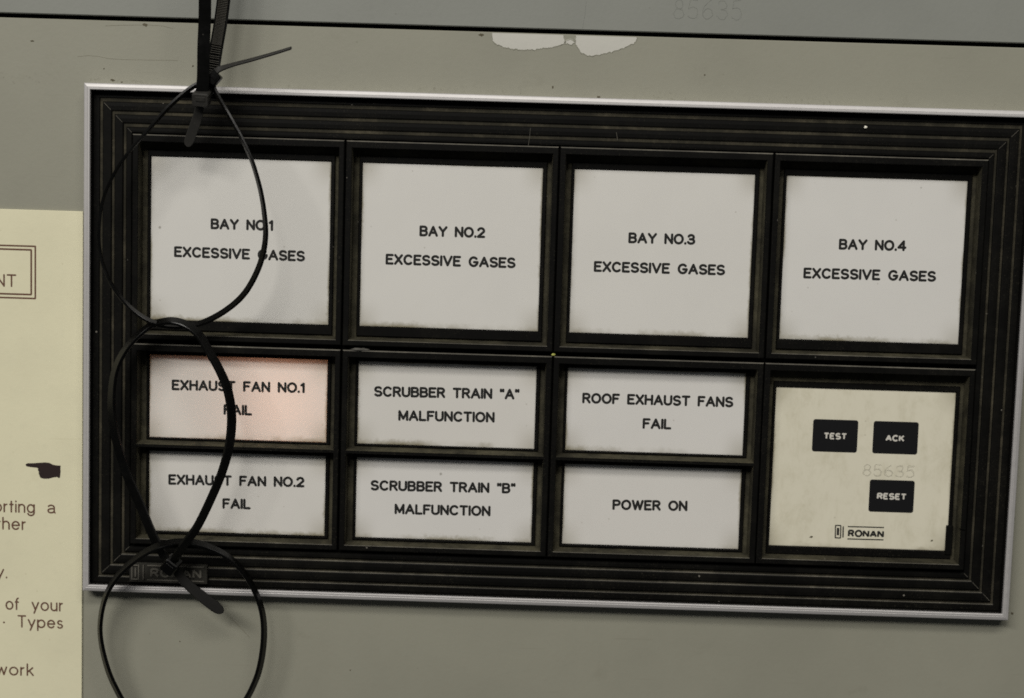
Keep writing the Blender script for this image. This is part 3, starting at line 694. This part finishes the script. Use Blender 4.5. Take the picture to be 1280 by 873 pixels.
# 2 thin loop across the first two windows
A = [(262, 105, 13, 30), (243.5, 107.5, 12, 25), (214, 131, 12, 20), (186, 162, 12, 12), (160.4, 191, 12, 8), (142.5, 218, 12, 5), (128.5, 251, 12, 5), (123.6, 288, 12, 5), (126, 320, 12, 8), (136, 349, 12, 12),
     (150.5, 371.5, 12, 18), (169, 390, 12, 24), (190, 402.5, 11.5, 28), (214.3, 408, 9, 32), (246, 405.5, 8.5, 38), (272.8, 394, 10.5, 42), (296.7, 376.5, 13, 42), (312.7, 356.5, 15, 40), (326, 327.5, 17, 36), (331.8, 298, 18, 30),
     (330.7, 270, 18.5, 24), (326, 240, 18.5, 20), (318, 210.5, 18, 18), (311, 192, 17.5, 16), (300, 169, 16.5, 15), (284.4, 141, 15, 15), (270, 116, 12.5, 20), (264, 100, 12, 25)]
t2 = tie(262, 104, 12, 'thin cable tie loop across the BAY NO.1 window, its thin tail pointing up right')
strap(t2, A, 2.6, 1.05, n=8)
head(t2, 267.5, 98, 13.0, 42, 4.3, 4.6, 4.2)
strap(t2, [(264, 95, 12.5, 62), (273, 87.5, 13, 60), (290, 81.5, 14, 32), (318, 74, 16, 25), (345, 66.2, 17, 20), (364, 60.3, 18, 18)], 2.3, .75, name='tail', mat=M_TAIL, n=8, taper=lambda t: 1 - .25 * t)
# 3 thicker loop over the exhaust-fan windows
B = [(209, 700, 9.8, 40), (200, 687, 9.8, 46), (189.5, 666, 9.8, 52), (174, 629, 9.8, 54), (158.5, 593, 9.8, 52), (145.5, 551, 9.8, 46), (140.5, 522, 9.8, 40), (139.5, 496, 9.8, 34), (143, 467, 9.8, 30), (153, 443, 9.8, 28), (168.5, 423, 9.6, 26), (187.5, 407.5, 9.4, 24),
     (202, 402.6, 10.9, 28), (217, 401.6, 12.8, 34), (233, 406.5, 13.9, 40), (249, 419, 14.2, 44), (262, 440.5, 14.2, 46), (274, 462, 14.2, 48), (283.4, 484, 14.2, 50), (288.6, 508, 14.2, 52), (289.4, 532, 14.2, 54), (286, 560, 14.0, 52), (278, 589, 13.5, 48), (267.2, 616, 13.1, 46), (248, 656, 12.8, 46), (231, 680, 12.8, 46), (221, 695, 11.6, 44), (217, 704, 10.5, 40)]
t3 = tie(214, 706, 12, 'thicker cable tie loop across both exhaust fan windows, its blunt tail pointing down right')
strap(t3, B, 3.7, 1.35, n=8)
head(t3, 214, 706.5, 9.5, 38, 5.6, 6.0, 5.4, None, 20)
strap(t3, [(216, 706, 8, 75), (228, 724, 7, 80), (250, 744, 6.5, 84), (279, 766, 6, 86)], 4.3, 1.1, name='tail', mat=M_TAIL2, n=10, taper=lambda t: (.68 + .38 * t) * tip(t))
# 4 thin ring at the bottom
Cc = [(132, 828, 2.4, 18), (125.4, 794.6, 2.9, 14), (126.8, 766.5, 3.9, 16), (134, 741, 5.9, 20), (146.5, 721, 8.3, 26), (163, 704.5, 10.7, 32), (183, 690.2, 13.1, 38), (202.7, 681.6, 13.5, 42), (225, 677.8, 10.7, 42), (247.7, 679.9, 9.1, 38), (270, 687.8, 8.3, 32), (290, 700.2, 7.5, 28), (307, 718.8, 6.7, 24), (319.6, 741, 5.5, 24), (328, 766.5, 4.3, 26), (330, 794.6, 3.5, 28), (326.6, 825.6, 3.0, 28), (319, 852, 2.7, 26), (303, 881, 2.7, 24), (276, 905, 2.7, 22), (238, 917, 2.7, 20), (196, 910, 2.7, 20), (163, 889, 2.7, 20), (143, 857, 2.7, 20)]
t4 = tie(225, 800, 4, 'thin ring of cable tie hanging lowest, over the silver trim and the painted wall below')
strap(t4, Cc, 3.3, 1.3, n=8, closed=True)
head(t4, 238, 917, 4, 10, 4.6, 4.6, 4.4)

# ================================================================ crumbs caught between the cells
def crumb(px, py, h, r_, mat, label, sq=(1, .7, .6)):
    mb = MB(); c = P(*U(px, py, h), h); rings = []
    for i in range(1, 6):
        a = math.pi * i / 6; row = []
        for k in range(9):
            b = 2 * math.pi * k / 9; v = Vector((math.sin(a) * math.cos(b) * sq[0], math.sin(a) * math.sin(b) * sq[2], math.cos(a) * sq[1]))
            v *= r_ * (1 + .55 * noise.noise(v * 2.1 + Vector((px, py, 0)))); row.append(c + v / 1000)
        rings.append(row)
    mb.tube(rings, smooth=True)
    return tag(mb.build('crumb', mat, origin=c), label, 'crumb')
crumb(691.6, 443.6, .6, .75, plain('yellow_crumb', (0.42, 0.43, 0.10), .6, .3, .5, scale=900), 'tiny yellow green crumb caught in the gap between four cells')
crumb(450, 437.2, .6, 1.0, plain('grey_fluff', (0.10, 0.096, 0.085), .9, .1, .5, scale=900), 'grey lump of fluff on top of the SCRUBBER TRAIN window frame', (3.6, .62, .7))
crumb(1082.0, 159.2, -1.9, .62, plain('white_crumb', (0.75, 0.72, 0.62), .6, .3, .2, scale=900), 'tiny white fleck on the black moulding above the BAY NO.4 window', (1, .9, .35))
